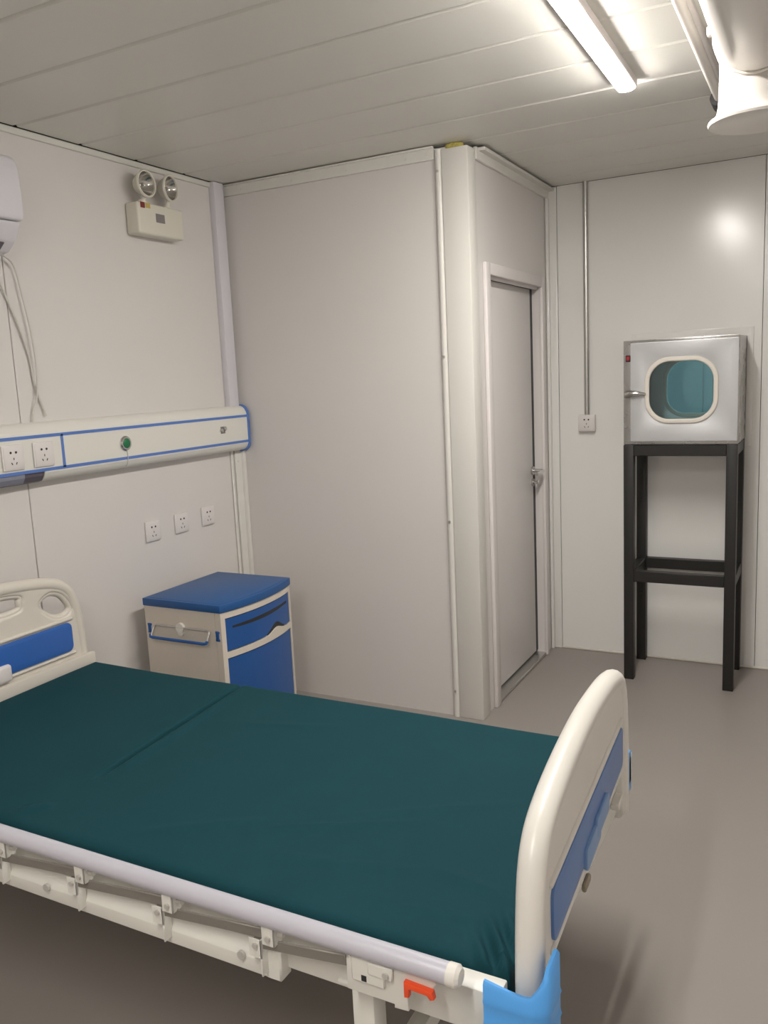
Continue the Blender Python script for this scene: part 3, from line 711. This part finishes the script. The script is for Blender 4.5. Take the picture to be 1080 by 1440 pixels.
# front face frame
m.plate([rrect(PX0 - .0006, PZ0 - .0004, PX1 + .0006, PZ1 + .0006, .003, 2), rrect(PX0 + .045, PZ0 + .03, PX1 - .03, PZ1 - .03, .003, 2)], .012, .001, T((0, PYF + .002, 0)) @ FY, 1)
hs = obj('housing', m, 'inoxdark', pb)
WX0, WX1, WZ0, WZ1, WR = 1.905, 2.243, 1.335, 1.655, .115
m = MB(); ox0, ox1, oz0, oz1 = 1.836, 2.329, 1.248, 1.730
m.plate([rrect(ox0, oz0, ox1, oz1, .004, 2), rrect(WX0 + .012, WZ0 + .012, WX1 - .012, WZ1 - .012, WR - .01, 8)], .022, .002, T((0, PYF - .014, 0)) @ FY, 1)
dd = obj('hatch_door', m, 'inox', pb)
m = MB(); m.plate([rrect(WX0, WZ0, WX1, WZ1, WR, 10), rrect(WX0 + .022, WZ0 + .022, WX1 - .022, WZ1 - .022, WR - .02, 10)], .016, .006, T((0, PYF - .027, 0)) @ FY, 3); obj('window_gasket', m, 'gasket', dd)
m = MB(); m.plate([rrect(WX0 + .010, WZ0 + .010, WX1 - .010, WZ1 - .010, WR - .01, 10)], .006, .0005, T((0, PYF - .016, 0)) @ FY, 0); obj('window_glass', m, 'glass', dd)
# far door of the hatch
m = MB(); m.plate([rrect(PX0 + .004, PZ0 + .004, PX1 - .004, PZ1 - .004, .004, 2), rrect(WX0 + .012, WZ0 + .012, WX1 - .012, WZ1 - .012, WR - .01, 8)], .022, .002, T((0, yb + .012, 0)) @ FY, 1)
fd = obj('far_door', m, 'inox', pb)
m = MB(); m.plate([rrect(WX0, WZ0, WX1, WZ1, WR, 10), rrect(WX0 + .022, WZ0 + .022, WX1 - .022, WZ1 - .022, WR - .02, 10)], .016, .006, T((0, yb - .004, 0)) @ FY, 3); obj('window_gasket', m, 'gasket', fd)
m = MB(); m.plate([rrect(WX0 + .010, WZ0 + .010, WX1 - .010, WZ1 - .010, WR - .01, 10)], .006, .0005, T((0, yb + .012, 0)) @ FY, 0); obj('window_glass', m, 'glass', fd)
# wall flange
m = MB(); q0, q1, r0, r1 = 1.765, 2.362, 1.185, 1.790
m.plate([rrect(q0, r0, q1, r1, .003, 2), rrect(PX0 - .001, PZ0 - .001, PX1 + .001, PZ1 + .001, .003, 2)], .010, .002, T((0, YB - .005, 0)) @ FY, 1)
for x in (q0 + .016, q1 - .016):
    for z in (r0 + .016, r1 - .016): m.cyl((x, YB - .010, z), (x, YB - .014, z), .006, 10)
obj('wall_flange', m, 'wallback', pb)
# switch, latch
m = MB(); m.box((1.808, PYF - .006, 1.640), (1.832, PYF, 1.672), .002, 1); sw = obj('switch', m, 'dark', pb)
m = MB(); m.box((1.812, PYF - .010, 1.646), (1.829, PYF - .004, 1.667), .003, 1); obj('red_rocker', m, 'red', sw)
m = MB(); lz = 1.482
m.box((1.806, PYF - .020, lz - .018), (1.834, PYF - .0, lz + .018), .004, 2); m.cyl((1.820, PYF - .03, lz - .014), (1.820, PYF - .03, lz + .014), .010, 14)
m.tube(spline([(1.812, PYF - .034, lz), (1.84, PYF - .040, lz + .003), (1.880, PYF - .040, lz + .002), (1.912, PYF - .036, lz - .002)], 5), [.017] * 6 + [.0165, .016, .015, .014, .013, .011, .010, .009, .007, .005], 12)
obj('latch_handle', m, 'chrome', pb)
# stand
st = thing('steel_stand', (2.066, 3.46, 0), 'tall black square-tube steel stand carrying the hatch against the back wall', 'stand')
SX0, SX1, SY0, SY1, SW = 1.799, 2.331, 3.270, YB - .012, .050
for x in (SX0, SX1 - SW):
    for y in (SY0, SY1 - SW):
        m = MB(); m.box((x, y, 0), (x + SW, y + SW, PZ0 - .001), .0035, 2)
        if y > SY0 + .1:
            for z in (.38, .90): m.cyl((x + SW * .5, y, z), (x + SW * .5, y - .004, z), .006, 8)
        obj('leg', m, 'black', st)
for z1 in (PZ0 - .001, .583):
    m = MB(); z0 = z1 - .056; e = .0008
    m.box((SX0 + SW - e, SY0 + e, z0), (SX1 - SW + e, SY0 + SW - .002, z1 - e), .003, 1); m.box((SX0 + SW - e, SY1 - SW + e, z0), (SX1 - SW + e, SY1 - e, z1 - e), .003, 1)
    m.box((SX0 + e, SY0 + SW - e, z0), (SX0 + SW - e, SY1 - SW + e, z1 - e), .003, 1); m.box((SX1 - SW + e, SY0 + SW - e, z0), (SX1 - e, SY1 - SW + e, z1 - e), .003, 1)
    obj('top_frame' if z1 > 1 else 'middle_frame', m, 'black', st)
